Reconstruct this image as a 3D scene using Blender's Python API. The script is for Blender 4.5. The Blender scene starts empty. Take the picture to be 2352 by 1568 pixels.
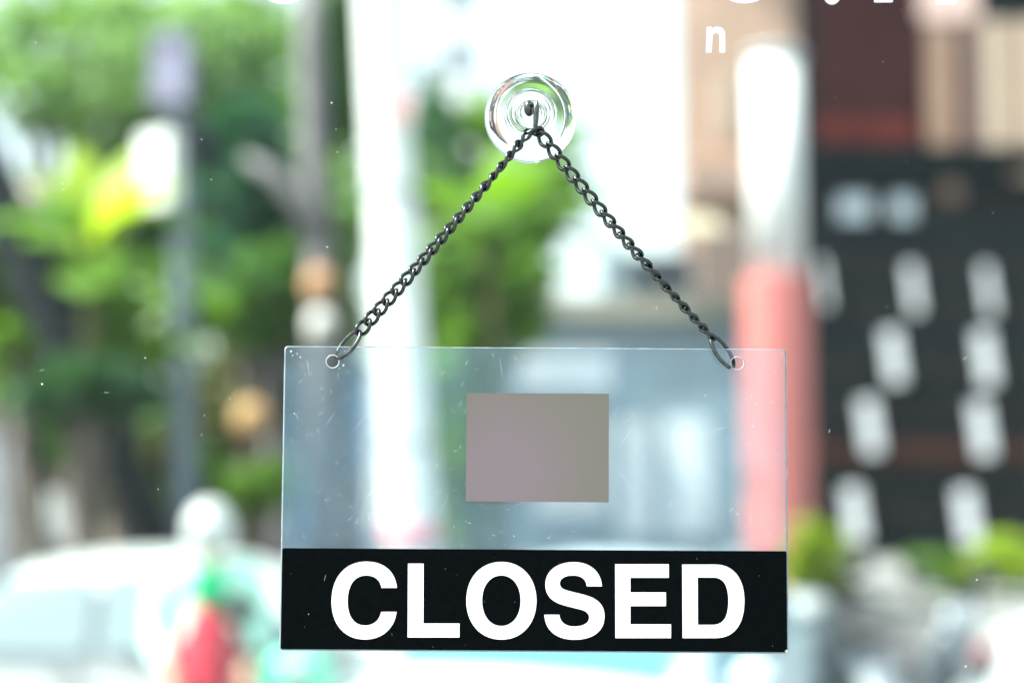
import bpy, bmesh, math, random
from mathutils import Vector, Matrix
R = math.radians
rng = random.Random(7)
S = bpy.context.scene
C = S.collection

# ------------------------------------------------------------------ camera
CAM_Z, PITCH = 2.1, R(3.9)
cam_d = bpy.data.cameras.new('camera'); cam = bpy.data.objects.new('camera', cam_d); C.objects.link(cam)
cam.location = (0, 0, CAM_Z); cam.rotation_euler = (R(90) + PITCH, 0, 0)
cam_d.lens, cam_d.sensor_width, cam_d.clip_start, cam_d.clip_end = 50, 36, 0.02, 5000
cam_d.dof.use_dof = True; cam_d.dof.focus_distance = 0.682; cam_d.dof.aperture_fstop = 2.75
S.camera = cam

# ------------------------------------------------------------------ sky, sun, exposure
SUN = Vector((-0.64, -0.16, 0.75)).normalized()
W = bpy.data.worlds.new('World'); S.world = W; W.use_nodes = True
nt = W.node_tree; nt.nodes.clear()
sky = nt.nodes.new('ShaderNodeTexSky'); sky.sky_type = 'NISHITA'; sky.sun_disc = False
sky.sun_elevation = math.asin(SUN.z); sky.sun_rotation = math.atan2(SUN.x, SUN.y)
sky.air_density = 1.0; sky.dust_density = 4.0; sky.ozone_density = 0.4
bg = nt.nodes.new('ShaderNodeBackground'); bg.inputs[1].default_value = 0.148
wo = nt.nodes.new('ShaderNodeOutputWorld')
mxs = nt.nodes.new('ShaderNodeMix'); mxs.data_type = 'RGBA'      # thin white cloud over the whole sky
mxs.inputs['Factor'].default_value = .7; mxs.inputs['B'].default_value = (2.15, 2.3, 2.28, 1)
for i_ in mxs.inputs:
    if i_.type == 'RGBA' and i_.name == 'B': i_.default_value = (2.15, 2.3, 2.28, 1)
    if i_.type == 'RGBA' and i_.name == 'A': nt.links.new(sky.outputs[0], i_)
nt.links.new([o for o in mxs.outputs if o.type == 'RGBA'][0], bg.inputs[0]); nt.links.new(bg.outputs[0], wo.inputs[0])
sl = bpy.data.lights.new('sun', 'SUN'); sl.energy = 3.0; sl.angle = R(0.5); sl.color = (1, .96, .9)
so = bpy.data.objects.new('sun', sl); C.objects.link(so); so.rotation_euler = SUN.to_track_quat('Z', 'Y').to_euler()
S.view_settings.view_transform = 'Standard'; S.view_settings.look = 'None'
S.view_settings.gamma = 1; S.view_settings.exposure = 2.2
S.render.engine = 'CYCLES'
cy = S.cycles
cy.max_bounces = 10; cy.transparent_max_bounces = 16; cy.transmission_bounces = 8; cy.glossy_bounces = 4; cy.diffuse_bounces = 3
cy.use_denoising = True; cy.caustics_reflective = True; cy.caustics_refractive = True

# ------------------------------------------------------------------ helpers
PXF = 36 / 50 / 2352.0           # tangent per pixel of the 2352-wide photograph
ct, st = math.cos(PITCH), math.sin(PITCH)
def ray(px, py):
    x, y = (px - 1176) * PXF, -(py - 784) * PXF
    return Vector((x, ct - y * st, st + y * ct))
def at(px, py, Y):               # point of the place at distance Y (metres from the lens, along the street axis)
    r = ray(px, py); return Vector((0, 0, CAM_Z)) + r * (Y / r.y)
def sz(n, Y): return n * PXF * Y # length of n pixels at distance Y

def mat(name, col, rough=.6, metal=0., spec=.5, noise=0., nscale=8., bump=0., bscale=40., trans=0.):
    m = bpy.data.materials.new(name); m.use_nodes = True
    t = m.node_tree; b = t.nodes['Principled BSDF']
    b.inputs['Roughness'].default_value = rough; b.inputs['Metallic'].default_value = metal
    b.inputs['Specular IOR Level'].default_value = spec
    b.inputs['Base Color'].default_value = (*col, 1)
    if noise or bump:
        tc = t.nodes.new('ShaderNodeTexCoord')
    if noise:
        n = t.nodes.new('ShaderNodeTexNoise'); n.inputs['Scale'].default_value = nscale; n.inputs['Detail'].default_value = 6
        r = t.nodes.new('ShaderNodeValToRGB')
        lo = tuple(c * (1 - noise) for c in col); hi = tuple(min(1, c * (1 + noise)) for c in col)
        r.color_ramp.elements[0].position = .3; r.color_ramp.elements[1].position = .7
        r.color_ramp.elements[0].color = (*lo, 1); r.color_ramp.elements[1].color = (*hi, 1)
        t.links.new(tc.outputs['Object'], n.inputs['Vector']); t.links.new(n.outputs['Fac'], r.inputs[0])
        t.links.new(r.outputs[0], b.inputs['Base Color'])
    if bump:
        n2 = t.nodes.new('ShaderNodeTexNoise'); n2.inputs['Scale'].default_value = bscale; n2.inputs['Detail'].default_value = 5
        bp = t.nodes.new('ShaderNodeBump'); bp.inputs['Strength'].default_value = bump
        t.links.new(tc.outputs['Object'], n2.inputs['Vector']); t.links.new(n2.outputs['Fac'], bp.inputs['Height'])
        t.links.new(bp.outputs[0], b.inputs['Normal'])
    if trans:                    # leaf: part of the light goes through
        tr = t.nodes.new('ShaderNodeBsdfTranslucent'); tr.inputs[0].default_value = (min(1, col[0] * 1.5), min(1, col[1] * 1.5), col[2] * (.6 if col[2] < .2 else 1.5), 1)
        mx = t.nodes.new('ShaderNodeMixShader'); mx.inputs[0].default_value = trans
        t.links.new(b.outputs[0], mx.inputs[1]); t.links.new(tr.outputs[0], mx.inputs[2])
        t.links.new(mx.outputs[0], t.nodes['Material Output'].inputs[0])
    return m

def sheet_mat(name, haze, ior, tint=(1, 1, 1), hazecol=(.8, .85, .9), nscale=0, hvar=0.):
    """clear flat sheet: straight-through light, surface reflection, a little scattering by fine wear"""
    m = bpy.data.materials.new(name); m.use_nodes = True; t = m.node_tree; t.nodes.clear(); N = t.nodes.new; L = t.links.new
    tp = N('ShaderNodeBsdfTransparent'); tp.inputs[0].default_value = (*tint, 1)
    df = N('ShaderNodeBsdfDiffuse'); df.inputs[0].default_value = (*hazecol, 1)
    tl = N('ShaderNodeBsdfTranslucent'); tl.inputs[0].default_value = (*hazecol, 1)
    dm = N('ShaderNodeMixShader'); dm.inputs[0].default_value = .35; L(df.outputs[0], dm.inputs[1]); L(tl.outputs[0], dm.inputs[2])
    m1 = N('ShaderNodeMixShader'); m1.inputs[0].default_value = haze
    L(tp.outputs[0], m1.inputs[1]); L(dm.outputs[0], m1.inputs[2])
    if nscale:
        tc = N('ShaderNodeTexCoord'); n = N('ShaderNodeTexNoise'); n.inputs['Scale'].default_value = nscale; n.inputs['Detail'].default_value = 7
        mr = N('ShaderNodeMapRange'); mr.inputs[1].default_value = .3; mr.inputs[2].default_value = .7
        mr.inputs[3].default_value = haze * (1 - hvar); mr.inputs[4].default_value = haze * (1 + hvar)
        L(tc.outputs['Object'], n.inputs['Vector']); L(n.outputs['Fac'], mr.inputs[0]); L(mr.outputs[0], m1.inputs[0])
    gl = N('ShaderNodeBsdfGlossy'); gl.inputs['Roughness'].default_value = .015
    fr = N('ShaderNodeFresnel'); fr.inputs[0].default_value = ior
    m2 = N('ShaderNodeMixShader'); L(fr.outputs[0], m2.inputs[0]); L(m1.outputs[0], m2.inputs[1]); L(gl.outputs[0], m2.inputs[2])
    o = N('ShaderNodeOutputMaterial'); L(m2.outputs[0], o.inputs[0]); return m

class MB:
    def __init__(s): s.v, s.f, s.sm = [], [], []
    def add(s, vs, fs, smooth=False):
        o = len(s.v); s.v += [tuple(v) for v in vs]; s.f += [tuple(i + o for i in f) for f in fs]; s.sm += [smooth] * len(fs)
    def box(s, c, h, rot=None):
        c = Vector(c); vs = []
        for x in (-1, 1):
            for y in (-1, 1):
                for z in (-1, 1):
                    p = Vector((x * h[0], y * h[1], z * h[2]))
                    if rot: p = rot @ p
                    vs.append(c + p)
        s.add(vs, [(0, 1, 3, 2), (4, 6, 7, 5), (0, 4, 5, 1), (2, 3, 7, 6), (0, 2, 6, 4), (1, 5, 7, 3)])
    def tube(s, pts, rad, n=10, closed=False, cap=True):
        pts = [Vector(p) for p in pts]; m = len(pts)
        rad = rad if isinstance(rad, (list, tuple)) else [rad] * m
        prev = None; vs = []
        for i, p in enumerate(pts):
            a = pts[(i - 1) % m] if (closed or i > 0) else p
            b = pts[(i + 1) % m] if (closed or i < m - 1) else p
            d = (b - a).normalized()
            if prev is None:
                u = d.orthogonal().normalized()
            else:
                u = (prev - d * prev.dot(d)).normalized()
            prev = u; w = d.cross(u)
            for k in range(n):
                t = 2 * math.pi * k / n
                vs.append(p + (u * math.cos(t) + w * math.sin(t)) * rad[i])
        fs = []
        twist = 0
        if closed:               # align the last ring with the first
            d = (pts[1] - pts[-1]).normalized(); u0 = vs[0] - pts[0]; ul = prev - d * prev.dot(d)
            ang = math.atan2(u0.normalized().cross(ul.normalized()).dot(d), u0.normalized().dot(ul.normalized()))
            twist = round(ang / (2 * math.pi) * n)
        for i in range(m if closed else m - 1):
            j = (i + 1) % m; tw = twist if j == 0 else 0
            for k in range(n):
                fs.append((i * n + k, i * n + (k + 1) % n, j * n + (k + 1 + tw) % n, j * n + (k + tw) % n))
        if cap and not closed:
            fs.append(tuple(reversed(range(n)))); fs.append(tuple(range((m - 1) * n, m * n)))
        s.add(vs, fs, True)
    def lathe(s, prof, n=48, M=None):
        """prof of (radius, height along local Z)"""
        vs = []
        for r, z in prof:
            for k in range(n):
                t = 2 * math.pi * k / n; p = Vector((r * math.cos(t), r * math.sin(t), z))
                vs.append(M @ p if M else p)
        fs = []
        for i in range(len(prof) - 1):
            for k in range(n):
                fs.append((i * n + k, i * n + (k + 1) % n, (i + 1) * n + (k + 1) % n, (i + 1) * n + k))
        s.add(vs, fs, True)
    def ball(s, c, r, n=20, m=12):
        c = Vector(c); r = r if isinstance(r, (tuple, list)) else (r, r, r)
        vs, fs = [], []
        for i in range(m + 1):
            a = math.pi * i / m
            for k in range(n):
                t = 2 * math.pi * k / n
                vs.append(c + Vector((r[0] * math.sin(a) * math.cos(t), r[1] * math.sin(a) * math.sin(t), -r[2] * math.cos(a))))
        for i in range(m):
            for k in range(n): fs.append((i * n + k, i * n + (k + 1) % n, (i + 1) * n + (k + 1) % n, (i + 1) * n + k))
        s.add(vs, fs, True)
    def build(s, name, m=None, parent=None, weld=False):
        me = bpy.data.meshes.new(name); me.from_pydata(s.v, [], s.f)
        me.polygons.foreach_set('use_smooth', s.sm)
        if weld:
            b = bmesh.new(); b.from_mesh(me); bmesh.ops.remove_doubles(b, verts=b.verts, dist=1e-6)
            bmesh.ops.recalc_face_normals(b, faces=b.faces); b.to_mesh(me); b.free()
        return link(name, me, m, parent)
def link(name, me, m=None, parent=None):
    o = bpy.data.objects.new(name, me); C.objects.link(o)
    if m: me.materials.append(m)
    if parent:
        o.parent = parent; o.matrix_parent_inverse = Matrix()
        if o.data and not parent.get('_local'):   # vertices were given in world space
            base = world_of(parent); me.transform(base.inverted())
    return o
def world_of(o):
    M = Matrix.LocRotScale(o.location, o.rotation_euler, o.scale)
    return world_of(o.parent) @ M if o.parent else M
def thing(name, label, cat, loc=(0, 0, 0), group=None):
    o = bpy.data.objects.new(name, None); C.objects.link(o); o.location = loc; o.empty_display_size = .05
    o['label'] = label; o['category'] = cat
    if group: o['group'] = group
    return o
def tag(o, label, cat, group=None):
    o['label'] = label; o['category'] = cat
    if group: o['group'] = group
    return o
def struct(o): o['kind'] = 'structure'; return o
def stuff(o): o['kind'] = 'stuff'; return o
def one_box(name, c, h, m, parent=None, rot=None):
    b = MB(); b.box(c, h, rot); return b.build(name, m, parent)
def copy_tree(o, parent=None):
    c = o.copy(); C.objects.link(c); c.parent = parent
    for ch in list(o.children): copy_tree(ch, c)
    return c

# ------------------------------------------------------------------ ground and street
M_ground = mat('ground_concrete', (.21, .215, .21), .9, noise=.2, nscale=.6, bump=.3)
M_asph = mat('asphalt', (.07, .072, .075), .85, noise=.3, nscale=2, bump=.4)
M_kerb = mat('kerb_concrete', (.42, .42, .40), .85, noise=.15, nscale=3)
M_line = mat('road_paint', (.75, .75, .72), .7, noise=.1)
def sheet(name, x0, x1, y0, y1, z, m):
    b = MB(); b.add([(x0, y0, z), (x1, y0, z), (x1, y1, z), (x0, y1, z)], [(0, 1, 2, 3)]); return struct(b.build(name, m))
sheet('ground', -1500, 1500, -1500, 1500, 0, M_ground)
sheet('road', -300, 300, 5.2, 15.5, .004, M_asph)
for k in range(-3, 8):
    o = sheet('road_marking', k * 4, k * 4 + 2, 10.4, 10.52, .008, M_line)
struct(one_box('kerb', (0, 15.6, .07), (300, .1, .07), M_kerb))
struct(one_box('pavement', (0, 35, .07), (300, 19.25, .066), M_ground))

# ------------------------------------------------------------------ window pane
Y_SIGN, Y_GLASS = .680, .701
M_pane = sheet_mat('window_glass', .004, 1.16, (.955, 1, .985), (.7, .8, .85), 5, .95)
M_vinyl = mat('white_vinyl', (.85, .87, .87), .5, noise=.03, nscale=60, trans=.45)
M_dust = mat('dust', (.8, .82, .82), .9)
pane = thing('window_pane', 'large clear shop window behind the hanging sign, with cropped white lettering along its top', 'window', (0, Y_GLASS, CAM_Z))
one_box('glass', (0, Y_GLASS + .003, CAM_Z + .05), (.75, .003, .6), M_pane, pane)
def wp(px, py): return at(px, py, Y_GLASS - .0003)
def curve_mesh(name, loops, extrude, bevel=0., res=10):
    """loops of cubic segments or corners in the XZ plane -> flat solid facing -Y.
       a loop is a list of points; ('c', h1, h2, p) is a cubic segment to p"""
    cu = bpy.data.curves.new(name, 'CURVE'); cu.dimensions = '2D'; cu.fill_mode = 'BOTH'; cu.resolution_u = res
    cu.extrude = extrude; cu.bevel_depth = bevel; cu.offset = -bevel; cu.bevel_resolution = 1
    for lp in loops:
        P = []                                        # [point, left handle, right handle]
        for e in lp:
            if e[0] == 'c':
                P[-1][2] = Vector(e[1]); P.append([Vector(e[3]), Vector(e[2]), Vector(e[3])])
            else: P.append([Vector(e), Vector(e), Vector(e)])
        if (P[0][0] - P[-1][0]).length < 1e-9: P[0][1] = P[-1][1]; P.pop()
        sp = cu.splines.new('BEZIER'); sp.bezier_points.add(len(P) - 1); sp.use_cyclic_u = True
        for bp, (p, l, r) in zip(sp.bezier_points, P):
            bp.handle_left_type = bp.handle_right_type = 'FREE'
            bp.co, bp.handle_left, bp.handle_right = (*p, 0), (*l, 0), (*r, 0)
    o = bpy.data.objects.new('tmp', cu); C.objects.link(o)
    dg = bpy.context.evaluated_depsgraph_get(); dg.update()
    me = bpy.data.meshes.new_from_object(o.evaluated_get(dg)); bpy.data.objects.remove(o); bpy.data.curves.remove(cu)
    me.name = name
    me.transform(Matrix(((1, 0, 0, 0), (0, 0, -1, 0), (0, 1, 0, 0), (0, 0, 0, 1))))   # curve XY -> XZ, facing -Y
    me.materials.clear()
    return me
def circ(cx, cy, rx, ry=None, k=.5523):
    ry = ry or rx
    return [(cx + rx, cy), ('c', (cx + rx, cy + k * ry), (cx + k * rx, cy + ry), (cx, cy + ry)), ('c', (cx - k * rx, cy + ry), (cx - rx, cy + k * ry), (cx - rx, cy)),
            ('c', (cx - rx, cy - k * ry), (cx - k * rx, cy - ry), (cx, cy - ry)), ('c', (cx + k * rx, cy - ry), (cx + rx, cy - k * ry), (cx + rx, cy))]
pxs = PXF * Y_GLASS
def decal(loops):
    def cv(q): w = wp(q[0], q[1]); return (w.x, w.z)
    L = [[('c', cv(e[1]), cv(e[2]), cv(e[3])) if e[0] == 'c' else cv(e) for e in lp] for lp in loops]
    me = curve_mesh('letter', L, .0001); me.transform(Matrix.Translation((0, Y_GLASS - .0004, 0)))
    return link('letter', me, M_vinyl, pane)
for cx, w, yb in ((652, 82, 10), (866, 72, 8), (1710, 88, 8)):       # rounded letters cropped by the top of the view
    decal([circ(cx, yb - w * 1.1, w, w * 1.1), circ(cx, yb - w * 1.1, w * .62, w * .72)])
decal([circ(1911, -34, 26, 45), circ(1911, -34, 12, 30)])
for x0, x1, yb in ((2008, 2050, 6), (2151, 2195, 10)):
    decal([[(x0, yb), (x0, -80), (x1, -80), (x1, yb)]])
decal([[(1622, 121), (1624, 63), (1634, 63), (1635, 68), ('c', (1642, 60), (1664, 60), (1665, 80)), (1665, 121), (1653, 121), (1653, 84), ('c', (1653, 74), (1638, 72), (1636, 84)), (1634, 121)]])
def specks(name, region, n, r0, r1, plane, parent, m, scr=0):
    b = MB()
    for _ in range(n):
        x, y = rng.uniform(region[0], region[2]), rng.uniform(region[1], region[3]); r = rng.uniform(r0, r1) * (2 if rng.random() < .08 else 1)
        c = plane(x, y); k = 6; e = rng.uniform(.5, 1.3); a0 = rng.uniform(0, 3)
        b.add([c + Vector((r * math.cos(t + a0), 0, r * e * math.sin(t + a0) * rng.uniform(.7, 1.2))) for t in [2 * math.pi * i / k for i in range(k)]], [tuple(range(k))])
    for _ in range(scr):
        x, y = rng.uniform(region[0], region[2]), rng.uniform(region[1], region[3])
        ln = rng.uniform(.0008, .004) if rng.random() < .9 else rng.uniform(.006, .018)
        a = rng.gauss(R(60), R(45)); cu = rng.uniform(-.25, .25); w = rng.uniform(.00003, .000075); p = plane(x, y); n_ = 6
        if scr and region[0] > 0 and (abs(x - (region[0] + region[2]) / 2) > (region[2] - region[0]) / 2 - 14 or abs(y - (region[1] + region[3]) / 2) > (region[3] - region[1]) / 2 - 14): ln = .0008
        if region[0] > 0: ln = min(ln, max(.0008, (min(x - region[0], region[2] - x, y - region[1], region[3] - y)) * .00019))
        L_, R_ = [], []
        for i in range(n_):
            d = Vector((math.cos(a), 0, math.sin(a))); q = Vector((-d.z, 0, d.x)); ww = w * (math.sin(math.pi * (i + .3) / n_) + .1)
            L_.append(p + q * ww); R_.append(p - q * ww); p = p + d * ln / n_; a += cu / n_
        b.add(L_ + R_, [(i, i + 1, n_ + i + 1, n_ + i) for i in range(n_ - 1)])
    return stuff(b.build(name, m, parent))
specks('dust_specks', (0, 0, 2352, 1568), 110, .00009, .00026, lambda x, y: at(x, y, Y_GLASS - .0004), pane, M_dust, 14)

# ------------------------------------------------------------------ CLOSED sign
ROLL = .0062
sc_ = at(1228, 1146, Y_SIGN)
SU, SV = Vector((math.cos(ROLL), 0, -math.sin(ROLL))), Vector((math.sin(ROLL), 0, math.cos(ROLL)))
def sl2(px, py):                 # pixel of the photograph -> sign coordinates (u right, v up)
    p = at(px, py, Y_SIGN) - sc_; return (p.dot(SU), p.dot(SV))
sign = thing('closed_sign', 'clear acrylic sign with a black band reading CLOSED in white, hanging from the chain', 'sign', sc_)
sign.rotation_euler = (0, ROLL, 0); sign['_local'] = 1
M_acr = sheet_mat('acrylic_face', .075, 1.40, (.975, .99, 1), (.36, .72, .95), 22, .5)
M_edge = mat('acrylic_edge', (.28, .34, .37), .2, noise=.5, nscale=160, trans=.4)
M_black = mat('black_vinyl', (.0012, .0022, .0028), .5, spec=.02, noise=.25, nscale=300)
M_white = mat('white_letter_vinyl', (.88, .9, .9), .5, spec=.2, noise=.015, nscale=80)
M_scr = mat('scratch', (.85, .92, .95), .8)
t = M_scr.node_tree; tp = t.nodes.new('ShaderNodeBsdfTransparent'); mx = t.nodes.new('ShaderNodeMixShader'); mx.inputs[0].default_value = .5
t.links.new(tp.outputs[0], mx.inputs[1]); t.links.new(t.nodes['Principled BSDF'].outputs[0], mx.inputs[2]); t.links.new(mx.outputs[0], t.nodes['Material Output'].inputs[0])
TL, TR, BL, BR = sl2(651, 794), sl2(1805.5, 802), sl2(641.5, 1494), sl2(1811, 1499)
hw = (TR[0] - TL[0] + BR[0] - BL[0]) / 4; top = (TL[1] + TR[1]) / 2; bot = (BL[1] + BR[1]) / 2
TH = .0026
def rrect(x0, z0, x1, z1, r):
    k = r * .45
    return [(x0 + r, z0), (x1 - r, z0), ('c', (x1 - k, z0), (x1, z0 + k), (x1, z0 + r)), (x1, z1 - r), ('c', (x1, z1 - k), (x1 - k, z1), (x1 - r, z1)),
            (x0 + r, z1), ('c', (x0 + k, z1), (x0, z1 - k), (x0, z1 - r)), (x0, z0 + r), ('c', (x0, z0 + k), (x0 + k, z0), (x0 + r, z0))]
hL, hR = sl2(764, 830), sl2(1693, 834)
me = curve_mesh('acrylic_sheet', [rrect(-hw, bot, hw, top, .0018), circ(*hL, .0029), circ(*hR, .0029)], TH / 2 - .0003, .0003)
me.transform(Matrix.Translation((0, TH / 2, 0)))
acr = link('acrylic_sheet', me, M_acr, sign); me.materials.append(M_edge)
for p in me.polygons: p.material_index = 0 if abs(p.normal.y) > .95 else 1
acr['_local'] = 1
M_bore = mat('bore_glint', (.48, .54, .56), .4, trans=.4)
for h_ in (hL, hR):                # drilled holes; an added pale ring paints the bore's bright reflection
    b = MB(); b.tube([(h_[0] + .0031 * math.cos(a), -.00005, h_[1] + .0031 * math.sin(a)) for a in [i * math.pi / 16 for i in range(32)]], .00024, 8, closed=True)
    b.build('hole_glint', M_bore, acr)
# fine scratches and specks in the plastic
lw = lambda x, y: Vector((sl2(x, y)[0], -.00004, sl2(x, y)[1]))
specks('scratches', (660, 806, 1795, 1254), 420, .00006, .00018, lw, acr, M_scr, 240)
b = MB()                          # worn, chipped spots beside the left hole and in the corners
for x, y, r in ((668, 806, .0011), (672, 816, .0006), (690, 820, .0008), (682, 812, .0005), (789, 838, .0009), (779, 846, .0006), (1716, 818, .0004), (1796, 812, .0006), (1806, 1494, .0011), (880, 1215, .0006), (793, 806, .0007)):
    r *= .75; c = lw(x, y) if y < 1260 else Vector((sl2(x, y)[0], -.0004, sl2(x, y)[1])); a0 = rng.uniform(0, 3)
    b.add([c + Vector((r * math.cos(t + a0) * rng.uniform(.3, 1), 0, r * math.sin(t + a0) * rng.uniform(.3, 1.1))) for t in [i * .7 for i in range(9)]], [tuple(range(9))])
stuff(b.build('chips', M_scr, acr))
# black band
b0, b1 = sl2(646, 1260), sl2(1806, 1263); zt = (b0[1] + b1[1]) / 2
me = curve_mesh('black_band', [rrect(-hw + .0007, bot + .0007, hw - .0007, zt, .0009)], .00008)
me.transform(Matrix.Translation((0, -.00015, 0)))
band = link('black_band', me, M_black, sign); band['_local'] = 1
def sg(ox, z):                    # traced letter coordinates -> photograph pixels -> sign
    return sl2((ox + z[0] / 3.5636) * .9408, (1280 + z[1] / 3.5636) * .9408)
K = .59
LET = [
 (660, 'C', [[(1102, 548), ('c', (1087, 402), (985, 320), (835, 320)), ('c', (655, 320), (533, 455), (533, 665)), ('c', (533, 872), (650, 996), (822, 996)), ('c', (975, 996), (1082, 900), (1098, 757)),
   (965, 757), ('c', (950, 830), (900, 875), (826, 875)), ('c', (730, 875), (673, 800), (673, 665)), ('c', (673, 522), (735, 440), (835, 440)), ('c', (908, 440), (957, 480), (968, 548))]]),
 (660, 'L', [[(1198, 338), (1334, 338), (1332, 858), (1646, 858), (1645, 978), (1195, 978)]]),
 (660, 'O', [circ(2010, 660, 305, 337, K), circ(2010, 660, 168, 220, K)]),
 (1300, 'S', [[(604, 534), ('c', (595, 405), (500, 325), (360, 325)), ('c', (212, 325), (112, 402), (112, 520)), ('c', (112, 625), (180, 672), (275, 700)), ('c', (320, 713), (390, 728), (425, 738)), ('c', (470, 752), (493, 772), (493, 808)),
   ('c', (493, 855), (440, 884), (365, 884)), ('c', (290, 884), (240, 850), (234, 782)), (103, 782), ('c', (110, 915), (205, 998), (365, 998)), ('c', (525, 998), (626, 925), (626, 795)), ('c', (626, 690), (560, 640), (460, 612)),
   ('c', (420, 601), (345, 584), (310, 574)), ('c', (260, 560), (238, 545), (238, 508)), ('c', (238, 465), (285, 440), (352, 440)), ('c', (425, 440), (468, 475), (472, 534))]]),
 (1300, 'E', [[(719, 343), (1185, 343), (1185, 460), (851, 460), (851, 588), (1160, 588), (1160, 706), (851, 706), (851, 865), (1204, 865), (1204, 984), (721, 984)]]),
 (1300, 'D', [[(1302, 346), (1590, 346), ('c', (1750, 346), (1842, 470), (1842, 660)), ('c', (1842, 860), (1760, 984), (1590, 984)), (1306, 984)],
   [(1436, 458), (1575, 458), ('c', (1660, 458), (1704, 530), (1704, 660)), ('c', (1704, 800), (1665, 870), (1565, 870)), (1438, 870)]]),
]
for ox, ch, loops in LET:
    L = [[('c', sg(ox, e[1]), sg(ox, e[2]), sg(ox, e[3])) if e[0] == 'c' else sg(ox, e) for e in lp] for lp in loops]
    me = curve_mesh('letter', L, .00006, 0, 14); me.transform(Matrix.Translation((0, -.00032, 0)))
    o = link('letter', me, M_white, band); o['label'] = f'white capital letter {ch}'
specks('band_wear', (660, 1275, 1795, 1485), 26, .00006, .00016, lambda x, y: Vector((sl2(x, y)[0], -.00026, sl2(x, y)[1])), band, mat('band_dust', (.3, .33, .35), .9), 5)
# grey stand-in card on the clear part, its gloss gradient painted in
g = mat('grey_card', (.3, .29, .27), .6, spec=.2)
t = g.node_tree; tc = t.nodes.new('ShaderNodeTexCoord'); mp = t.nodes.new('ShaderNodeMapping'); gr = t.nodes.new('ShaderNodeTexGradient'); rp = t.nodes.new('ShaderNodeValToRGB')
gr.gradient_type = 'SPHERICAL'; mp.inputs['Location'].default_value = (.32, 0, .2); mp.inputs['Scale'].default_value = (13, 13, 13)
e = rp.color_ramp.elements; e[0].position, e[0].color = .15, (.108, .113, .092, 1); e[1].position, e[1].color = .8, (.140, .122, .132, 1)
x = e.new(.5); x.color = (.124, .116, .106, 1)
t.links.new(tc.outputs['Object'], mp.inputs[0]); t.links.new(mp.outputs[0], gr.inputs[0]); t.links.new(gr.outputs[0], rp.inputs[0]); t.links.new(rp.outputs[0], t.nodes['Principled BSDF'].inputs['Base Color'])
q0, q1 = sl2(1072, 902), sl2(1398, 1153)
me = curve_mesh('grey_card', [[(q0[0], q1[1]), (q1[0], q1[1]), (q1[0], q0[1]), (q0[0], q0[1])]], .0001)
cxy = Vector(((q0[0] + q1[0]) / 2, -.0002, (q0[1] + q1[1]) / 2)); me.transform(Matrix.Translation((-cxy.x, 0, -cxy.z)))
o = link('grey_card', me, g, sign); o.location = cxy; o['label'] = 'grey rectangular card with a painted gloss gradient on the clear plastic'
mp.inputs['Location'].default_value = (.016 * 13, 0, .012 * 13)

# ------------------------------------------------------------------ suction cup hook
M_cup = bpy.data.materials.new('clear_pvc'); M_cup.use_nodes = True; t = M_cup.node_tree; b_ = t.nodes['Principled BSDF']
b_.inputs['Transmission Weight'].default_value = 1; b_.inputs['Roughness'].default_value = 0.0; b_.inputs['IOR'].default_value = 1.5; b_.inputs['Base Color'].default_value = (.88, .95, .92, 1)
M_steel = mat('dark_steel', (.10, .105, .11), .18, 1., noise=.3, nscale=400)
M_bright = mat('bright_steel', (.08, .09, .09), .25, 1., noise=.4, nscale=300)
hc = at(1219, 266, Y_GLASS - .006)
hook = thing('suction_cup_hook', 'clear round suction cup with a bent steel hook, stuck on the window above the sign', 'suction hook', hc)
rc = sz(107, Y_GLASS)
prof = [(.00001, .0022), (.006, .0020), (.012, .0013), (.0175, .0005), (rc - .001, .0003), (rc - .0002, .0006), (rc, .0014), (rc - .0002, .0024), (rc - .0009, .0038), (rc - .0021, .0052), (rc - .0038, .0065), (rc - .0058, .0076), (rc - .0075, .0081),
        (.0134, .0084), (.0128, .0086), (.0124, .0105), (.0115, .0114), (.0095, .0116), (.0090, .0112), (.0085, .0098), (.0070, .0093), (.0062, .0098), (.0058, .0118), (.0048, .0124), (.00001, .0125)]
Mc = Matrix.Translation((hc.x, Y_GLASS - .0004, hc.z)) @ Matrix.Rotation(R(90), 4, 'X')
b = MB(); b.lathe(prof, 72, Mc); b.build('cup', M_cup, hook, weld=True)
kb = Vector((hc.x + sz(-4, .69), Y_GLASS - .0125, hc.z + sz(10, .69)))
b = MB(); b.ball(kb, (.0026, .0018, .0040)); b.build('hook_base', M_bright, hook)
hx = hc.x + sz(12, .68); Yh = Y_SIGN + .0004
pts = []
top_h = at(1231, 236, Yh).z; low_h = at(1226, 303, Yh).z
z0 = kb.z + .001
pts += [(kb.x + .001, kb.y - .0005, z0), (kb.x + .0016, kb.y - .003, z0 + .0006), (hx - .0002, Yh + .0030, z0), (hx - .0003, Yh + .0026, z0 - .004)]
rr = .0028; cz = low_h + rr
for i in range(9):
    a = math.pi * i / 8; pts.append((hx - .0004, Yh + rr * math.cos(a), cz - rr * math.sin(a)))
pts += [(hx, Yh - rr - .0002, cz + .003), (hx + .0003, Yh - rr - .0006, (cz + top_h) / 2 + .002), (hx + .0002, Yh - rr - .0016, top_h)]
b = MB(); b.tube(pts, [.0011] * (len(pts) - 2) + [.0010, .0005], 14); b.build('hook', M_bright, hook)

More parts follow.
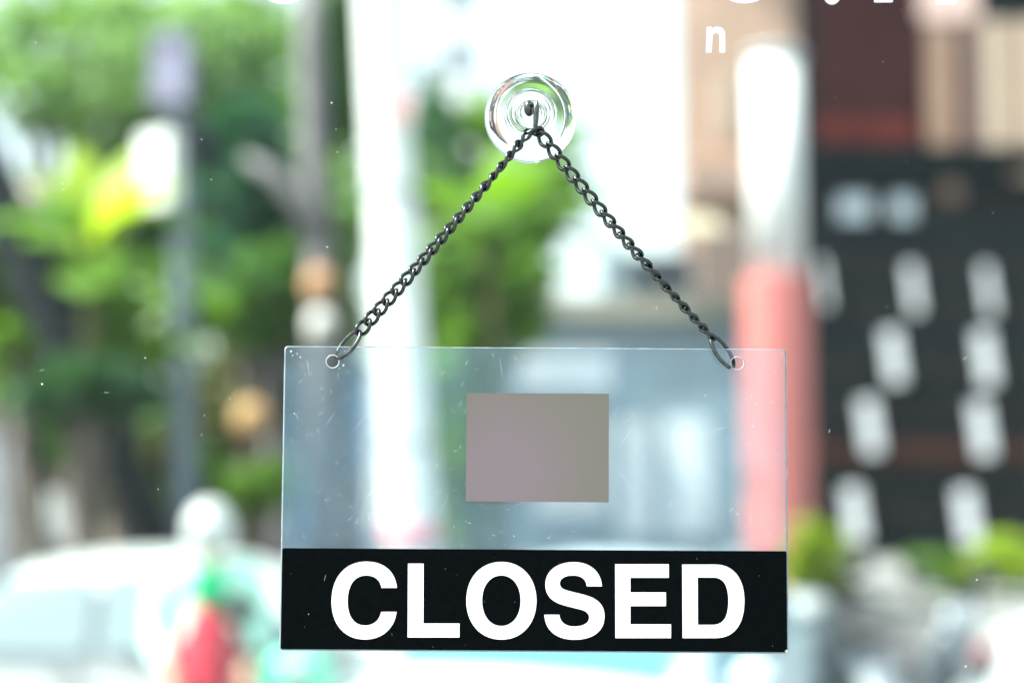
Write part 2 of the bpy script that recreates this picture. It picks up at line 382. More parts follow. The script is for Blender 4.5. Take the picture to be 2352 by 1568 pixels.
# ------------------------------------------------------------------ chain
chain = thing('hanging_chain', 'dark steel curb chain running from the hook down to both top corners of the sign', 'chain', at(1226, 303, Y_SIGN))
WR = .00094
def link_pts(Lo, Wd, tw, n=36):
    a, bz = Wd / 2, Lo / 2; out = []
    for i in range(n):
        t = 2 * math.pi * i / n
        c, s_ = math.cos(t), math.sin(t)
        x = a * math.copysign(abs(c) ** .85, c); z = bz * math.copysign(abs(s_) ** .95, s_)
        ph = tw * z / bz
        out.append(Vector((x * math.cos(ph), x * math.sin(ph), z)))
    return out
lb = MB(); 
PITCH_L = .0068
lb.tube(link_pts(PITCH_L + 2 * WR + .0002, .0054, R(-52)), WR, 10, closed=True)
link_me = bpy.data.meshes.new('chain_link'); link_me.from_pydata(lb.v, [], lb.f); link_me.polygons.foreach_set('use_smooth', lb.sm)
M_chain = mat('darkened_steel', (.055, .066, .064), .27, 1., noise=.4, nscale=500); M_chain.node_tree.nodes['Principled BSDF'].inputs['Coat Weight'].default_value = .0  # steel darkened: a dim interior's reflection is put into its colour
link_me.materials.append(M_chain)
def put_link(p, d, roll, name='chain_link'):
    o = bpy.data.objects.new(name, link_me); C.objects.link(o); o.parent = chain
    y = Vector((0, 1, 0)); zax = d.normalized(); xax = y.cross(zax).normalized(); yax = zax.cross(xax)
    M = Matrix((xax, yax, zax)).transposed() @ Matrix.Rotation(roll, 3, 'Z')
    o.location = p - chain.location; o.rotation_euler = M.to_euler()
def strand(p0, p1, sag, roll0, roll1):
    n = max(2, round((p1 - p0).length * 1.004 / PITCH_L)); mid = Vector((0, 0, -sag))
    pos = [p0.lerp(p1, i / n) + mid * 4 * (i / n) * (1 - i / n) for i in range(n + 1)]
    for i in range(n):
        a, b2 = pos[i], pos[i + 1]; put_link((a + b2) / 2, b2 - a, roll0 + (roll1 - roll0) * i / (n - 1) + rng.gauss(0, R(4)))
ap = at(1226, 300, Y_SIGN)
Lr0, Lr1 = at(825, 762, Y_SIGN - .0002), at(776, 820, Y_SIGN + TH / 2)
Rr0, Rr1 = at(1636, 775, Y_SIGN - .0002), at(1682, 842, Y_SIGN + TH / 2)
strand(ap + Vector((-.0028, 0, -.0012)), Lr0, .0016, R(100), R(8))
strand(ap + Vector((.0028, .0003, -.0012)), Rr0, .0026, R(28), R(112))
put_link(ap + Vector((0, 0, -.0006)), Vector((1, 0, .02)), R(80))
def ring(p0, p1, lat, dep, gap):
    d = (p1 - p0); A = d.length / 2 + .0003; d = d.normalized(); c = (p0 + p1) / 2
    side = Vector((d.z, 0, -d.x)).normalized() * lat + Vector((0, -dep, 0))
    pts = []; n = 44
    t0, t1 = gap, 2 * math.pi - .02
    for i in range(n + 1):
        t = t0 + (t1 - t0) * i / n
        ca, sa = math.cos(t), math.sin(t)
        pts.append(c + d * A * ca + side * sa)
    b = MB(); b.tube(pts, .00098, 10); b.build('end_ring', M_bright, chain)
ring(Lr0, Lr1, -.0031, .0036, R(3))
ring(Rr0, Rr1, .0034, .0034, R(26))

# ------------------------------------------------------------------ vegetation builders
G_pale = mat('leaf_pale', (.17, .30, .135), .6, trans=.45, noise=.35, nscale=1.2)
G_mid = mat('leaf_mid', (.062, .165, .032), .55, trans=.45, noise=.4, nscale=1.2)
G_dark = mat('leaf_dark', (.026, .095, .034), .55, trans=.35, noise=.4, nscale=1.2)
G_teal = mat('leaf_blue_green', (.032, .125, .072), .55, trans=.35, noise=.4, nscale=1.2)
G_yel = mat('leaf_yellow', (.30, .42, .03), .5, trans=.5, noise=.25, nscale=2)
G_lime = mat('leaf_lime', (.105, .225, .02), .5, trans=.5, noise=.3, nscale=2)
G_olive = mat('leaf_olive', (.085, .10, .025), .6, trans=.3, noise=.4, nscale=1.2)
M_bark = mat('bark', (.12, .10, .085), .9, noise=.35, nscale=5, bump=.6, bscale=12)
M_bark2 = mat('bark_pale', (.17, .16, .17), .9, noise=.3, nscale=4, bump=.5, bscale=10)
def crown_mb(c, r, n, leaf, nclump=22, core=.35):
    b = MB(); cl = []
    for _ in range(nclump):
        while True:
            v = Vector((rng.uniform(-1, 1), rng.uniform(-1, 1), rng.uniform(-1, 1)))
            if core < v.length < 1: break
        cl.append((Vector((v.x * r[0], v.y * r[1], v.z * r[2])), rng.uniform(.16, .36)))
    for i in range(n):
        cc, s_ = cl[i % nclump]
        p = c + cc + Vector((rng.gauss(0, s_ * r[0] * .75), rng.gauss(0, s_ * r[1] * .75), rng.gauss(0, s_ * r[2] * .6)))
        u = Vector((rng.gauss(0, 1), rng.gauss(0, 1), rng.gauss(0, .5))).normalized(); w = Vector((rng.gauss(0, 1), rng.gauss(0, 1), rng.gauss(0, 1)))
        w = (w - u * w.dot(u)).normalized(); k = leaf * rng.uniform(.6, 1.3)
        b.add([p - u * k, p + w * k * .5, p + u * k, p - w * k * .5], [(0, 1, 2, 3)])
    return b
def tree(label, px, py, Y, rx, rz, m, n=1800, leaf=.16, base=None, bark=None, name='tree', cat='tree', group='trees across the street', tr=.16, clumps=22):
    c = at(px, py, Y); r = (sz(rx, Y), sz(max(rx, rz) * .8, Y), sz(rz, Y))
    g = at(base if base is not None else px, 1013, Y); root = Vector((g.x, Y, .0 if Y < 15.7 else .134))
    t = thing(name, label, cat, root, group)
    b = MB(); h = c.z - root.z
    b.tube([root, root.lerp(c, .35) + Vector((.12, 0, 0)), root.lerp(c, .7) + Vector((-.1, .1, 0)), c], [tr, tr * .8, tr * .6, tr * .25], 9)
    for k in range(5):
        a = k * 2.4 + rng.random(); s0 = root.lerp(c, .55 + .07 * k)
        e_ = c + Vector((math.cos(a) * r[0] * .6, math.sin(a) * r[1] * .6, rng.uniform(-.1, .5) * r[2])); mi = s0.lerp(e_, .5) + Vector((0, 0, .1 * h * .3))
        b.tube([s0, mi, e_], [tr * .42, tr * .3, tr * .1], 6)
    b.build('trunk', bark or M_bark, t)
    crown_mb(c, r, int(n * 1.7), leaf * .76, clumps).build('crown', m, t)
    return t
def blade(b, p, az, el, L, wd, droop, n=9, fold=.25):
    """one broad leaf: arching midrib with two half-blades"""
    mid, Lf, Rt = [], [], []
    q = Vector(p); e_ = el
    for i in range(n + 1):
        f = i / n; d = Vector((math.cos(az) * math.cos(e_), math.sin(az) * math.cos(e_), math.sin(e_)))
        sd = Vector((-math.sin(az), math.cos(az), 0)); up = sd.cross(d)
        w = wd * (math.sin(math.pi * min(1, f * .93 + .07)) ** .7) * (.25 if f < .12 else 1) + .004
        mid.append(q.copy()); Lf.append(q + sd * w + up * w * fold * (1 + .3 * math.sin(i * 2.1))); Rt.append(q - sd * w + up * w * fold * (1 + .3 * math.cos(i * 1.7)))
        q = q + d * L / n; e_ -= droop / n
    vs = mid + Lf + Rt; m_ = n + 1
    b.add(vs, [(i, i + 1, m_ + i + 1, m_ + i) for i in range(n)] + [(2 * m_ + i, 2 * m_ + i + 1, i + 1, i) for i in range(n)], True)
def banana(label, px, Y, hpx, leaves, m, stem=.11, group=None, cat='plant', lean=0):
    g = at(px, 1013, Y); root = Vector((g.x, Y, 0 if Y < 15.4 else .134)); topc = at(px + lean, hpx, Y)
    t = thing('banana_plant', label, cat, root, group)
    b = MB(); b.tube([root, root.lerp(topc, .5) + Vector((.04, .02, 0)), topc], [stem, stem * .85, stem * .5], 10); b.build('stem', G_olive, t)
    for az, el, L, wd, dr, mm in leaves:
        b = MB(); blade(b, topc + Vector((0, 0, rng.uniform(-.35, .05))), R(az), R(el), L, wd, R(dr)); b.build('leaf', mm or m, t)
    return t

# left: trees
tree('tall pale green tree filling the upper left corner', 120, 150, 24, 330, 190, G_pale, 1500, .26, base=60, clumps=20)
tree('pale green tree reaching above the street lamp post', 470, 120, 23, 280, 170, G_pale, 1800, .24, base=520, clumps=22)
tree('mid green tree just left of the leaning white pole', 765, 190, 19, 70, 270, G_mid, 1700, .2, base=760, clumps=18)
tree('slender pale green tree between the bare trunk and the white pole', 785, 610, 17, 55, 200, G_pale, 1300, .16, base=800, clumps=18)
tree('blue-green tree right of the lamp post, its crown nearly black inside', 560, 420, 17, 130, 170, G_teal, 2100, .18, base=560)
tree('fresh green tree at the far left, beside the yellow banana leaves', 60, 640, 12.5, 150, 110, G_lime, 1900, .18, base=60)
tree('low dark green tree under the yellow banana leaves', 200, 890, 10.6, 130, 75, G_dark, 1100, .16, base=200)
tree('bushy green tree between lamp post and white pole', 620, 700, 16.5, 150, 120, G_mid, 2200, .16, base=640, bark=M_bark2)
tree('olive brown tree low beside the hanging sign', 590, 900, 17.5, 150, 140, G_olive, 1900, .16, base=560)
tree('small lime green shrub above the rider in the helmet', 600, 1130, 15.0, 75, 70, G_lime, 900, .12, base=600, name='shrub', cat='shrub', group='shrubs across the street', tr=.05)
tree('light green shrub at the left edge of the view', 10, 760, 14.5, 80, 130, G_lime, 900, .14, base=0, name='shrub', cat='shrub', group='shrubs across the street', tr=.05)
tree('bushy yellow-green tree behind the small banana plant', 250, 800, 13, 230, 150, G_lime, 2200, .16, base=270, clumps=24)
tree('olive shrub in front of the brown garden wall, left of the lamp post', 390, 1060, 15.5, 70, 75, G_olive, 1000, .12, base=330, name='shrub', cat='shrub', group='shrubs across the street', tr=.05)
tree('green shrub at the foot of the lamp post', 470, 1120, 15.2, 75, 80, G_mid, 1000, .12, base=470, name='shrub', cat='shrub', group='shrubs across the street', tr=.05)
banana('banana plant with sunlit yellow leaves left of the lamp post', 205, 11, 560,
       [(115, 78, 1.25, .20, 50, G_yel), (150, 70, 1.1, .18, 80, G_yel), (30, 55, 1.1, .16, 110, G_lime), (60, 80, 1.0, .2, 40, G_yel), (-30, 70, 1.2, .2, 100, G_yel), (100, 60, 1.0, .2, 80, G_yel), (200, 40, 1.2, .16, 100, G_lime), (-60, 45, 1.0, .15, 110, G_lime), (-120, 60, .9, .16, 120, None), (-15, 25, 1.2, .24, 60, G_lime), (140, 60, 1.1, .2, 90, G_lime), (-75, 20, 1.0, .26, 70, G_lime), (90, 35, 1.0, .16, 110, None), (0, 20, 1.0, .15, 90, None)], G_mid)
# centre: broad leaved plants
tree('loose light green tree right behind the chain, at the middle of the view', 1140, 490, 15.5, 190, 230, G_lime, 1700, .18, base=1130, clumps=26)
tree('broad mid green tree far back behind the lamp post', 420, 420, 27, 330, 300, G_mid, 2600, .3, base=380, clumps=34)
tree('pale green tree far back at the left behind the yellow leaves', 150, 740, 26, 330, 200, G_pale, 1800, .28, base=180, clumps=30)
banana('large banana plant with broad green leaves behind the chain', 1120, 12, 520,
       [(150, 80, 1.2, .26, 35, None), (170, 72, 1.3, .26, 60, G_lime), (10, 55, 1.3, .24, 60, G_lime), (0, 40, 1.4, .26, 40, G_lime), (-90, 45, 1.2, .3, 110, G_lime), (-60, 60, 1.3, .3, 110, G_lime), (-110, 20, 1.3, .3, 60, G_lime), (170, 60, 1.4, .24, 70, None), (-40, 60, 1.2, .22, 100, G_lime), (-130, 60, 1.2, .22, 100, G_lime), (60, 75, 1.5, .25, 60, G_lime), (0, 25, 1.3, .22, 70, G_lime), (-70, 30, 1.0, .22, 90, G_lime), (180, 20, 1.0, .2, 60, None)], G_mid, .14)
tree('dark green tree right of the leaning white pole', 1005, 430, 15, 50, 250, G_dark, 1500, .15, base=1000, clumps=10)
tree('bright green bush around the foot of the banana plant', 1130, 640, 13, 150, 130, G_lime, 2300, .15, base=1150, name='shrub', cat='shrub', group='shrubs across the street', tr=.06)
tree('green bush beside the leaning white pole, behind the upper edge of the sign', 1045, 800, 12.2, 65, 150, G_lime, 2600, .14, base=1040, name='shrub', cat='shrub', group='shrubs across the street', tr=.06)
tree('green bush seen through the clear sign left of the grey card', 1062, 1040, 12.4, 60, 170, G_lime, 2600, .15, base=1060, name='shrub', cat='shrub', group='shrubs across the street', tr=.06)

# ------------------------------------------------------------------ posts
M_post = mat('grey_paint', (.15, .19, .24), .5, noise=.2, nscale=3)
M_wpost = mat('white_paint', (.66, .68, .67), .6, noise=.06, nscale=2)
M_red = mat('red_paint', (.55, .10, .10), .6, noise=.2, nscale=3)
M_dk = mat('dark_metal', (.016, .022, .026), .6, spec=.1, noise=.2, nscale=4)
M_lilac = mat('lilac_paint', (.24, .23, .33), .6, noise=.15, nscale=3)
Yp = 12.3
p = at(432, 1013, Yp); lp = thing('lamp_post', 'grey street lamp post with a tall white light box on its left', 'lamp post', (p.x, Yp, 0))
b = MB(); b.tube([(p.x, Yp, 0), (p.x, Yp, .5), at(418, 520, Yp), at(398, 70, Yp)], [.13, .115, .10, .09], 14); b.build('pole', M_post, lp)
b = MB(); b.lathe([(.001, 0), (.17, 0), (.17, .05), (.11, .12), (.10, .3), (.09, .31)], 20, Matrix.Translation((p.x, Yp, .0))); b.build('base', M_post, lp)
c = at(366, 392, Yp - .12)
Rb = Matrix.Rotation(R(-38), 3, 'Z'); bx = one_box('light_box', c, (.2, .08, sz(92, Yp)), M_wpost, lp, Rb)
for s_ in (-1, 1): one_box('rim', c + Vector((0, 0, s_ * sz(95, Yp))), (.21, .09, .02), M_dk, bx, Rb)
for y_ in (330, 460): b = MB(); b.tube([at(408, y_, Yp), at(385, y_, Yp - .05)], .025, 8); b.build('bracket', M_post, lp)
b = MB(); c2 = at(395, 170, Yp); b.box(c2, (.16, .14, sz(75, Yp))); jb = b.build('junction_box', M_lilac, lp); one_box('lid', c2 + Vector((0, 0, sz(80, Yp))), (.18, .16, .03), M_lilac, jb)
b = MB(); b.tube([at(405, 215, Yp), at(450, 300, Yp - .1), at(490, 385, Yp - .1)], [.07, .10, .12], 10); b.build('lamp_arm', M_dk, lp)

Yw = 10.6
a0, a1 = at(868, -60, Yw), at(952, 1300, Yw); dz = (a1.z) / (a0.z - a1.z)
foot = a1 + (a1 - a0) * dz
wp_ = thing('utility_pole', 'white painted concrete pole leaning slightly, with a pink band near the ground', 'pole', (foot.x, Yw, 0))
b = MB(); b.tube([foot, a1, a1.lerp(a0, .5), a0, a0 + (a0 - a1) * .5], [.20, .195, .185, .17, .16], 22); b.build('shaft', M_wpost, wp_)
u = (a0 - a1).normalized(); q = at(945, 1225, Yw)
b = MB(); b.tube([q - u * .09, q + u * .09], .203, 22); b.build('painted_band', mat('pink_paint', (.65, .25, .28), .6, noise=.15), wp_)
q = at(915, 245, Yw - .19); one_box('small_plate', q, (.1, .012, .12), mat('pink_plate', (.55, .33, .33), .6, noise=.1), wp_)
b = MB()
for f in (.2, .62): 
    q = a1.lerp(a0, f); b = MB(); b.tube([q - u * .02, q + u * .02], .2, 22); b.build('steel_strap', M_post, wp_)

def simple_post(name, label, px, pytop, Y, wpx, m, cat='post', capm=None):
    g = at(px, 1013, Y); z1 = at(px, pytop, Y).z; w = sz(wpx, Y) / 2
    t = thing(name, label, cat, (g.x, Y, .134 if Y > 15.7 else 0))
    z0 = .134 if Y > 15.7 else 0
    b = MB(); b.box((g.x, Y, (z0 + z1) / 2), (w, w, (z1 - z0) / 2)); b.build('shaft', m, t)
    one_box('cap', (g.x, Y, z1 + .04), (w * 1.25, w * 1.25, .04), m, t); one_box('foot', (g.x, Y, z0 + .1), (w * 1.2, w * 1.2, .1), capm or m, t)
    return t
M_conc = mat('pale_concrete', (.34, .37, .41), .8, noise=.15, nscale=2)
M_beige = mat('beige_paint', (.56, .45, .33), .7, noise=.15, nscale=2)
simple_post('gate_pillar', 'pale grey concrete gate pillar at the far left edge', 5, 980, 16.2, 60, M_conc, 'pillar')
simple_post('wooden_post', 'dark wooden post beside the pale gate pillar', 75, 1010, 16.8, 40, M_dk)
simple_post('timber_post', 'beige post with orange foot left of the lamp post', 268, 1080, 18, 55, M_beige, capm=mat('orange_foot', (.5, .25, .1), .7))
p = at(140, 1190, 16.4)
sb = thing('notice_board', 'small white notice board on a stake behind the white car', 'notice board', (p.x, 16.4, .134))
one_box('board', p, (.24, .02, sz(60, 16.4)), M_wpost, sb, Matrix.Rotation(R(-40), 3, 'Z')); b = MB(); b.tube([(p.x, 16.43, .134), (p.x, 16.43, p.z)], .03, 8); b.build('stake', M_bark, sb)
M_earth = mat('brown_wall', (.12, .10, .075), .9, noise=.3, nscale=1.5)
c0, c1 = at(-200, 1120, 20), at(720, 1120, 20)
gw = thing('garden_wall', 'low brown garden wall behind the posts and the white car', 'wall', ((c0.x + c1.x) / 2, 20, .134))
one_box('wall', ((c0.x + c1.x) / 2, 20, .134 + 1.2), ((c1.x - c0.x) / 2, .12, 1.2), M_earth, gw)
one_box('coping', ((c0.x + c1.x) / 2, 20, .134 + 2.44), ((c1.x - c0.x) / 2 + .05, .16, .04), M_earth, gw)
tree('long dark hedge along the brown garden wall', 330, 985, 19, 330, 75, G_mid, 2400, .2, base=330, name='hedge', cat='hedge', group='shrubs across the street', tr=.06, clumps=40)
# dark slanting trunk at the left edge
q0, q1 = at(-40, 380, 12), at(110, 700, 12); d = (q1 - q0)
ft = q1 + d * ((q1.z) / (q0.z - q1.z))
tk = thing('leaning_trunk', 'dark bare tree trunk leaning in from the left edge', 'tree', (ft.x, 12, 0))
b = MB(); b.tube([ft, q1, q0, q0 - d * .6], [.13, .22, .23, .15], 12); b.build('trunk', M_dk, tk)
# grey trunk
q = at(740, 1013, 15.2)
tk = thing('bare_tree', 'bare grey-lilac tree trunk with one crooked limb, left of the white pole', 'tree', (q.x, 15.2, 0))
b = MB(); b.tube([(q.x, 15.2, 0), at(745, 700, 15.2), at(725, 420, 15.2), at(712, 120, 15.2), at(708, -60, 15.2)], [.19, .17, .15, .14, .12], 12); b.build('trunk', M_bark2, tk)
b = MB(); b.tube([at(738, 600, 15.2), at(700, 480, 15.1), at(630, 400, 15), at(560, 360, 15)], [.13, .12, .1, .05], 10); b.build('limb', M_bark2, tk)

def lantern(label, px, py, Y, r, col, hang):
    c = at(px, py, Y); R_ = sz(r, Y); t = thing('lantern', label, 'lantern', c, 'round lanterns hanging among the trees')
    b = MB(); b.ball(c, (R_, R_, R_ * 1.1), 24, 14); b.build('shade', mat('lantern_paper', col, .8, noise=.1, nscale=6), t)
    for s_ in (-1, 1): b = MB(); b.tube([c + Vector((0, 0, s_ * R_ * 1.05)), c + Vector((0, 0, s_ * R_ * 1.2))], R_ * .35, 14); b.build('cap', M_dk, t)
    b = MB(); b.tube([c + Vector((0, 0, R_ * 1.2)), at(hang[0], hang[1], Y)], .01, 6); b.build('cord', M_dk, t)
lantern('orange lantern hanging just above the white one', 735, 655, 14.6, 38, (.46, .25, .13), (740, 560))
lantern('white lantern hanging directly below the orange one', 740, 748, 14.6, 36, (.62, .60, .58), (737, 690))
lantern('amber lantern hanging low at the left edge of the sign', 580, 962, 14.6, 42, (.46, .28, .12), (588, 830))
lantern('small beige lantern at the far left edge above the leaning trunk', 75, 460, 13, 32, (.55, .42, .36), (70, 330))

# ------------------------------------------------------------------ buildings
M_wall_p = mat('peach_render', (.46, .31, .235), .85, noise=.12, nscale=1)
M_brown = mat('brown_timber', (.032, .010, .010), .7, spec=.05, noise=.3, nscale=3)
M_redw = mat('red_timber', (.09, .018, .015), .7, spec=.05, noise=.3, nscale=3)
M_black_t = mat('black_timber', (.004, .009, .010), .7, spec=.05, noise=.3, nscale=3)
M_dark_t = mat('charcoal_plank', (.005, .010, .012), .75, spec=.05, noise=.35, nscale=4)
M_shut = mat('beige_shutter', (.27, .17, .12), .8, noise=.12, nscale=2)
M_cream = mat('cream_cloth', (.36, .32, .23), .85, noise=.1, nscale=2)
M_glass = mat('shop_glass', (.10, .14, .17), .08, spec=.8)
M_shopw = mat('shop_white', (.72, .74, .76), .6, noise=.06)
M_blue = mat('blue_grey_paint', (.20, .27, .31), .6, noise=.15, nscale=2)
def rect(name, x0, y0, x1, y1, Y, th, m, parent, off=0.):
    a, c = at(x0, y1, Y), at(x1, y0, Y)
    z0 = max(a.z, .134)
    return one_box(name, ((a.x + c.x) / 2, Y - th / 2 - off, (z0 + c.z) / 2), (abs(c.x - a.x) / 2, th / 2, (c.z - z0) / 2), m, parent)
# far pale tower in the white sky
Yt = 70
tw = thing('far_building', 'pale grey building far off, washed out against the white sky', 'building', (at(1040, 1013, Yt).x, Yt, .134))
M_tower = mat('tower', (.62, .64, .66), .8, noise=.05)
a, c = at(1010, 1300, Yt), at(1085, -80, Yt)
one_box('wall', ((a.x + c.x) / 2, Yt + 4, c.z / 2 + .067), ((c.x - a.x) / 2, 4, c.z / 2 - .07), M_tower, tw)
for k in range(6):
    z = c.z - 1.5 - k * 3.2; b = MB(); b.box(((a.x + c.x) / 2, Yt - .03, z), ((c.x - a.x) / 2 * .7, .03, .7)); b.build('window', M_glass, tw)
# peach building
Yb = 32
pb = thing('peach_building', 'peach rendered building with a brown balcony, behind the white pillar', 'building', (at(1750, 1013, Yb).x, Yb, .134))
rect('wall', 1560, -160, 1960, 1300, Yb, .03, M_wall_p, pb, .57)
rect('balcony', 1560, 395, 1800, 470, Yb, .6, mat('balcony_render', (.36, .25, .2), .85, noise=.15), pb, .61)
rect('eave', 1580, -200, 1980, -165, Yb, 1.6, M_brown, pb, .61)
for x0 in (1640,):
    f = rect('window', x0, 190, x0 + 40, 330, Yb, .06, mat('sash', (.5, .42, .36), .7), pb, .601); f2 = rect('pane', x0 + 6, 198, x0 + 34, 322, Yb, .02, mat('pane_warm', (.5, .38, .3), .3), f, .662)
rect('lower_wall', 1590, 520, 1720, 790, Yb, .5, mat('taupe_render', (.22, .165, .14), .85, noise=.2), pb, .605)
# shop front low in the middle, seen through the sign
Ys = 26
sh = thing('shop_front', 'shop front with white panels between blue-grey frames, seen through the clear sign', 'shop', (at(1400, 1013, Ys).x, Ys, .134))
rect('wall', 1090, 720, 1700, 1330, Ys, .4, M_blue, sh)
for x0, y0, x1, y1 in ((1195, 810, 1400, 900), (1420, 960, 1490, 1230), (1525, 960, 1620, 1230), (1230, 960, 1390, 1180)):
    f = rect('panel', x0, y0, x1, y1, Ys, .05, M_shopw, sh, .401); rect('panel_rim', x0 - 5, y1 + 1, x1 + 5, y1 + 8, Ys, .07, M_dk, f, .401)
rect('fascia', 1090, 690, 1700, 735, Ys, .5, mat('fascia_taupe', (.30, .29, .24), .8, noise=.1), sh, .2)
aw = MB(); A, B_ = at(1420, 500, Ys - .1), at(1640, 560, Ys - .1); fr_ = Ys - 1.6
aw.add([(A.x, Ys - .1, A.z), (B_.x, Ys - .1, A.z), (B_.x, fr_, B_.z), (A.x, fr_, B_.z), (A.x, Ys - .1, A.z + .04), (B_.x, Ys - .1, A.z + .04), (B_.x, fr_, B_.z + .04), (A.x, fr_, B_.z + .04)],
       [(3, 2, 1, 0), (4, 5, 6, 7), (0, 1, 5, 4), (2, 3, 7, 6), (1, 2, 6, 5), (0, 4, 7, 3)])
aw.build('awning', M_cream, sh)
rect('upper_wall', 1380, 590, 1590, 690, Ys, .4, M_blue, sh)
rect('dark_window', 1440, 600, 1560, 685, Ys, .04, mat('slate_glass', (.045, .06, .075), .3), sh, .401)
# left shop piece behind the clear sign, beside the white pole
kb_ = thing('kiosk', 'blue-grey kiosk with white lower panels left of the pole, behind the clear sign', 'kiosk', (at(760, 1013, 18).x, 18, .134))
rect('wall', 690, 860, 850, 1400, 18, .8, mat('kiosk_blue', (.13, .36, .66), .6, noise=.2, nscale=1.5), kb_)
rect('roof', 680, 835, 860, 862, 18, 1.1, M_blue, kb_)
rect('panel', 740, 1090, 830, 1200, 18, .04, M_shopw, kb_, .801)
rect('panel', 750, 960, 820, 1030, 18, .04, mat('kiosk_lilac', (.42, .42, .5), .6), kb_, .801)

# white and red pillar
Yc = 19
pl = thing('pillar', 'tall round pillar painted white above and tiled red below', 'pillar', (at(1785, 1013, Yc).x, Yc, .134))
a, c = at(1726, 640, Yc), at(1836, 140, Yc); hs = (c.x - a.x) / 2; cxs = (a.x + c.x) / 2
b = MB(); b.tube([(cxs, Yc, a.z), (cxs, Yc, c.z)], hs, 40); b.build('shaft', mat('bright_white_paint', (.72, .73, .73), .6, noise=.05, nscale=2), pl)
b = MB(); b.tube([(cxs, Yc, c.z), (cxs, Yc, c.z + .1)], hs + .04, 40); b.build('cap', M_conc, pl)
a, c = at(1712, 1235, Yc), at(1858, 636, Yc); r0 = (c.x - a.x) / 2; cxp = (a.x + c.x) / 2
b = MB(); b.tube([(cxp, Yc, .134), (cxp, Yc, c.z)], r0 - .02, 40); core = b.build('base', mat('grout', (.48, .20, .19), .8, noise=.1), pl)
M_tile = mat('red_tile', (.54, .165, .155), .55, noise=.14, nscale=6)
nt_, rows = 24, 16; hh = (c.z - .134) / rows; ww = 2 * math.pi * r0 / nt_
b = MB(); b.box((0, 0, 0), (ww / 2 - .006, .012, hh / 2 - .006))
tile_me = bpy.data.meshes.new('tile'); tile_me.from_pydata(b.v, [], b.f); tile_me.materials.append(M_tile)
for j in range(rows):
    for k in range(nt_):
        th_ = 2 * math.pi * (k + .5 * (j % 2)) / nt_
        if math.sin(th_) > .3: continue              # the far side is never in view
        o = bpy.data.objects.new('tile', tile_me); C.objects.link(o); o.parent = core
        rr_ = r0 - .016 + rng.uniform(-.003, .003)
        o.location = (cxp + rr_ * math.cos(th_), Yc + rr_ * math.sin(th_), .134 + hh * (j + .5)); o.location -= pl.location
        o.rotation_euler = (0, 0, th_ + math.pi / 2)
# dark building on the right
Yd = 24
db = thing('timber_building', 'dark timber building filling the right side, with beige shutters upstairs', 'building', (at(2150, 1013, Yd).x, Yd, .134))
rect('wall', 1845, -250, 2600, 1330, Yd, .3, M_black_t, db)
rect('maroon_panel', 1858, -200, 2088, 342, Yd, .05, M_brown, db, .301)
rect('red_rail', 1870, 285, 2090, 338, Yd, .06, M_redw, db, .352)
rect('beam', 1845, 350, 2600, 398, Yd, .2, M_black_t, db, .301)
for x0, x1, y0, y1, m in ((2094, 2112, 60, 345, M_brown), (2116, 2176, 70, 345, M_shut), (2180, 2196, 60, 345, M_brown), (2206, 2240, 60, 345, mat('umber', (.17, .11, .09), .8, noise=.15)), (2252, 2300, 60, 392, mat('sand_shutter', (.44, .34, .26), .8, noise=.1)), (2305, 2330, 60, 420, M_shut), (2334, 2480, 60, 420, mat('pale_shutter', (.50, .40, .31), .8, noise=.1))):
    rect('shutter', x0, y0, x1, y1, Yd, .06, m, db, .301)
rect('gable_board', 2100, -40, 2230, 62, Yd, .06, mat('pink_render', (.6, .42, .38), .8, noise=.1), db, .301)
M_umb = mat('umber_plank', (.013, .012, .012), .75, spec=.05, noise=.4, nscale=3); M_rust = mat('rust_plank', (.045, .019, .015), .75, spec=.05, noise=.4, nscale=2)
y = 410
k = 0
while y < 1320:                                     # horizontal boards
    h = 46; o = rect('plank', 1848, y + 2, 2600, min(y + h - 3, 1318), Yd, .03 + .012 * (k % 2), M_rust if 1000 <= y + 20 <= 1045 else (M_dark_t, M_umb, M_dark_t, M_dark_t, M_umb)[k % 5], db, .301); y += h; k += 1
M_gr = mat('grey_pane', (.30, .36, .40), .4, noise=.1)
for x0, x1 in ((1915, 1985), (2035, 2085)):
    f = rect('vent_window', x0, 455, x1, 512, Yd, .03, M_gr, db, .36); rect('frame', x0 - 6, 448, x1 + 6, 454, Yd, .05, M_black_t, f, .36)
q = at(2186, 440, Yd - .36); b = MB(); b.lathe([(.001, .06), (.12, .05), (.2, 0), (.2, -.02)], 24, Matrix.Translation(q) @ Matrix.Rotation(R(90), 4, 'X')); b.build('round_plaque', mat('brown_plaque', (.14, .09, .065), .7, noise=.1), db)
# white slanted boards on the dark wall
M_strip = mat('white_board', (.64, .66, .70), .6, noise=.04, nscale=4)
strips = [(1893, 650, 12, 'topmost left, half behind pillar', .55), (2098, 662, 23, 'in the middle of the top row', .6), (2270, 665, 20, 'right of the top row', .6), (2052, 818, 36, 'left of the second row', .9), (2264, 822, 36, 'right of the second row', .95),
          (1998, 978, 38, 'left of the third row', 1), (2256, 985, 38, 'right of the third row', 1), (1964, 1180, 40, 'left of the lowest row', 1), (2222, 1185, 40, 'right of the lowest row', 1)]
for x, y, w, lab, hgt in strips:
    c = at(x, y, Yd - .42); Rm = Matrix.Rotation(R(-7), 3, 'Y')
    t = thing('white_board', f'white slanted board on the dark wall, {lab}', 'board', c, 'white slanted boards on the dark wall')
    one_box('face', c, (sz(w, Yd) / 2, .02, sz(58, Yd) * (.8 + .25 * hgt)), M_strip, t, Rm)
    one_box('backing', c + Vector((0, .035, 0)), (sz(w, Yd) / 2 + .02, .012, sz(58, Yd) * (.8 + .25 * hgt) + .02), M_dk, t, Rm)

